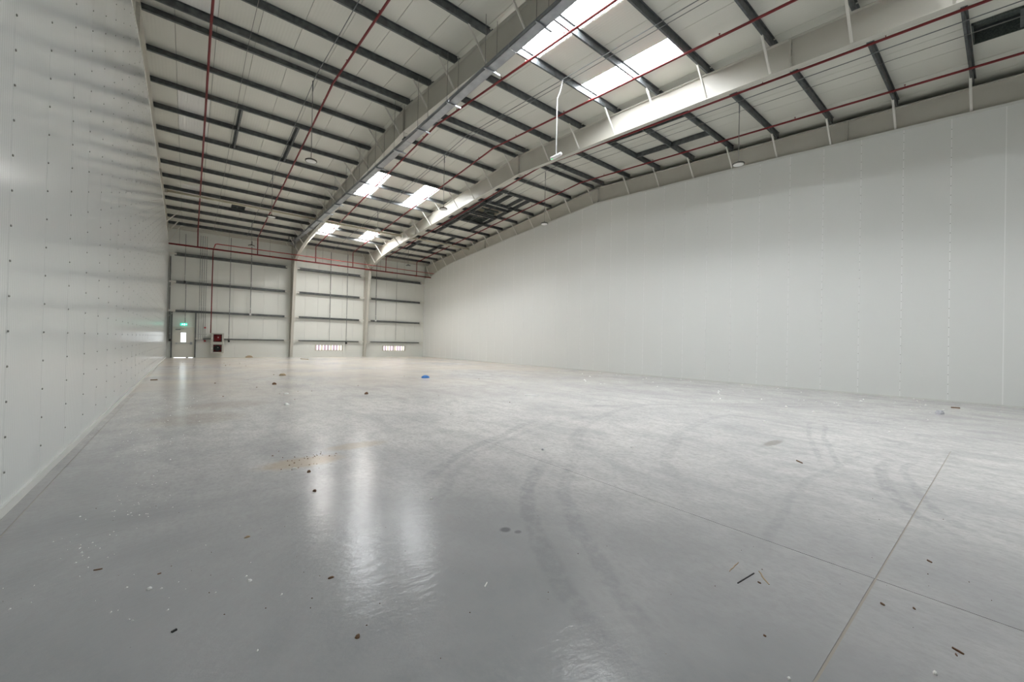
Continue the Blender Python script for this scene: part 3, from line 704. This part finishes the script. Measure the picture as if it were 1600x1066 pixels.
S((820, 618.5), (842, 619.5), .05, .04, m_chip, 'board_offcut', 'flat white offcut on the mid floor towards the right wall')
S((470, 561.2), (482, 562), .06, .04, m_tan, 'timber_offcut', 'tan timber offcut on the far floor by the cable tray frame column')
S((235, 594.5), (246, 594), .03, .03, m_brown, 'timber_offcut', 'dark brown scrap on the far left floor beside the left wall')
for (px, py, rx, ry, hh, m, nm, lab, sd) in [
    (559, 996, .016, .012, .014, m_brown, 'dirt_clod', 'dark crumb at the bottom centre of the floor', 1), (517, 903.5, .018, .010, .010, m_brown, 'dirt_clod', 'dark crumb left of centre on the foreground floor', 2),
    (492, 768, .02, .02, .02, m_brown, 'dirt_clod', 'dark crumb in the bright floor reflection', 3), (482.5, 738, .025, .02, .025, m_brown, 'dirt_clod', 'brown crumb under the dusty patch of tan dust', 4),
    (460, 733, .03, .015, .02, m_chip, 'plaster_chip', 'white chip at the left tip of the dusty patch of tan dust', 5), (664, 590.5, .20, .14, .11, m_blue, 'plastic_scrap', 'bright blue crumpled scrap on the far middle floor', 6),
    (1468.5, 647, .13, .09, .09, m_stone, 'stone', 'grey and white stone near the foot of the right wall', 7), (1194, 659, .05, .03, .03, m_chip, 'paper_scrap', 'bright white scrap on the pale right floor', 8),
    (989, 699.5, .05, .03, .025, m_chip, 'paper_scrap', 'bright white scrap on the floor right of centre', 9), (1461, 1053, .014, .010, .012, m_chip, 'plaster_chip', 'white chip in the bottom right corner of the floor', 10),
    (1233, 1061.5, .009, .008, .01, m_chip, 'plaster_chip', 'white chip at the bottom edge left of the wide floor joint', 11), (441, 587, .16, .10, .09, m_tan, 'cardboard_scrap', 'small tan scrap on the far left floor in front of the hose cabinets', 12),
    (389, 559, .30, .12, .16, m_tan, 'cardboard_scrap', 'crumpled tan cardboard at the foot of the far wall', 13), (447, 616, .09, .05, .04, m_chip, 'plaster_chip', 'pale flake on the far left floor', 14),
    (448, 633, .05, .04, .05, m_chip, 'plaster_chip', 'white crumb on the left middle floor', 15), (572.5, 616, .06, .05, .06, m_brown, 'dirt_clod', 'dark crumb on the middle floor in front of the left low window', 16),
    (233.5, 921, .014, .011, .014, m_chip, 'plaster_chip', 'white chip on the left foreground floor, largest of the nearby white chips', 17), (674, 780, .02, .016, .018, m_chip, 'plaster_chip', 'white crumb on the floor right of the bright reflections', 18),
    (386.5, 840, .02, .012, .012, m_tan, 'plaster_chip', 'yellowish chip on the left foreground floor', 19), (390, 908.5, .014, .011, .013, m_chip, 'plaster_chip', 'white chip left of the bright floor reflections', 20),
    (848, 703, .02, .02, .02, m_stone, 'plaster_chip', 'small grey crumb on the floor near the tyre marks', 21), (428, 601, .07, .06, .07, m_brown, 'dirt_clod', 'dark crumb on the far left floor', 22)]:
    x, y = ray_floor(px, py); lump(x, y, rx, ry, hh, m, nm, lab, seed=sd)
def crumbs(regs, name, lab, m=m_chip, seed=1):
    rnd = random.Random(seed); mb = MB()
    for (cx, cy, sx, sy, n, s) in regs:
        for _ in range(n):
            px, py = rnd.gauss(cx, sx), rnd.gauss(cy, sy)
            if py < 566: continue
            x, y = ray_floor(px, py)
            if not (XL + .05 < x < XR - .05) or y > 36.8: continue
            q = s * rnd.uniform(.5, 1.5); t = rnd.uniform(0, 3.14); c_, s_ = math.cos(t) * q, math.sin(t) * q
            mb.add([(x - c_, y - s_, 0.0), (x + s_ * .6, y - c_ * .6, 0), (x + c_, y + s_, 0), (x - s_ * .6, y + c_ * .6, 0), (x, y, q * .9)], [(0, 1, 4), (1, 2, 4), (2, 3, 4), (3, 0, 4), (3, 2, 1, 0)])
    o = mb.build(name, m, None, own=True); tag(o, lab, 'debris'); o['kind'] = 'stuff'
crumbs([(130, 860, 25, 12, 26, .006), (215, 790, 40, 18, 38, .006), (110, 930, 70, 30, 16, .007), (260, 720, 50, 25, 26, .008), (230, 690, 40, 15, 40, .010), (330, 900, 80, 60, 16, .007), (270, 640, 50, 16, 22, .014)], 'white_crumbs', 'scattered white plaster crumbs on the left foreground floor', seed=3)
crumbs([(1150, 606, 60, 8, 16, .035), (1330, 625, 90, 8, 30, .03), (1480, 650, 80, 16, 22, .018), (960, 592, 60, 7, 20, .04), (850, 610, 50, 12, 8, .03)], 'white_grit', 'white grit scattered along the foot of the right wall', seed=5)
crumbs([(320, 570, 50, 4, 14, .03), (430, 600, 60, 15, 14, .02), (600, 600, 90, 20, 10, .018), (480, 720, 25, 8, 40, .009)], 'brown_crumbs', 'scattered brown grit on the far floor and in the dusty tan dust', m_brown, seed=8)
crumbs([(1350, 860, 130, 80, 20, .004), (700, 880, 140, 80, 26, .004), (300, 880, 150, 80, 20, .004)], 'dark_grit', 'tiny dark grit specks over the foreground floor', m_brown, seed=11)
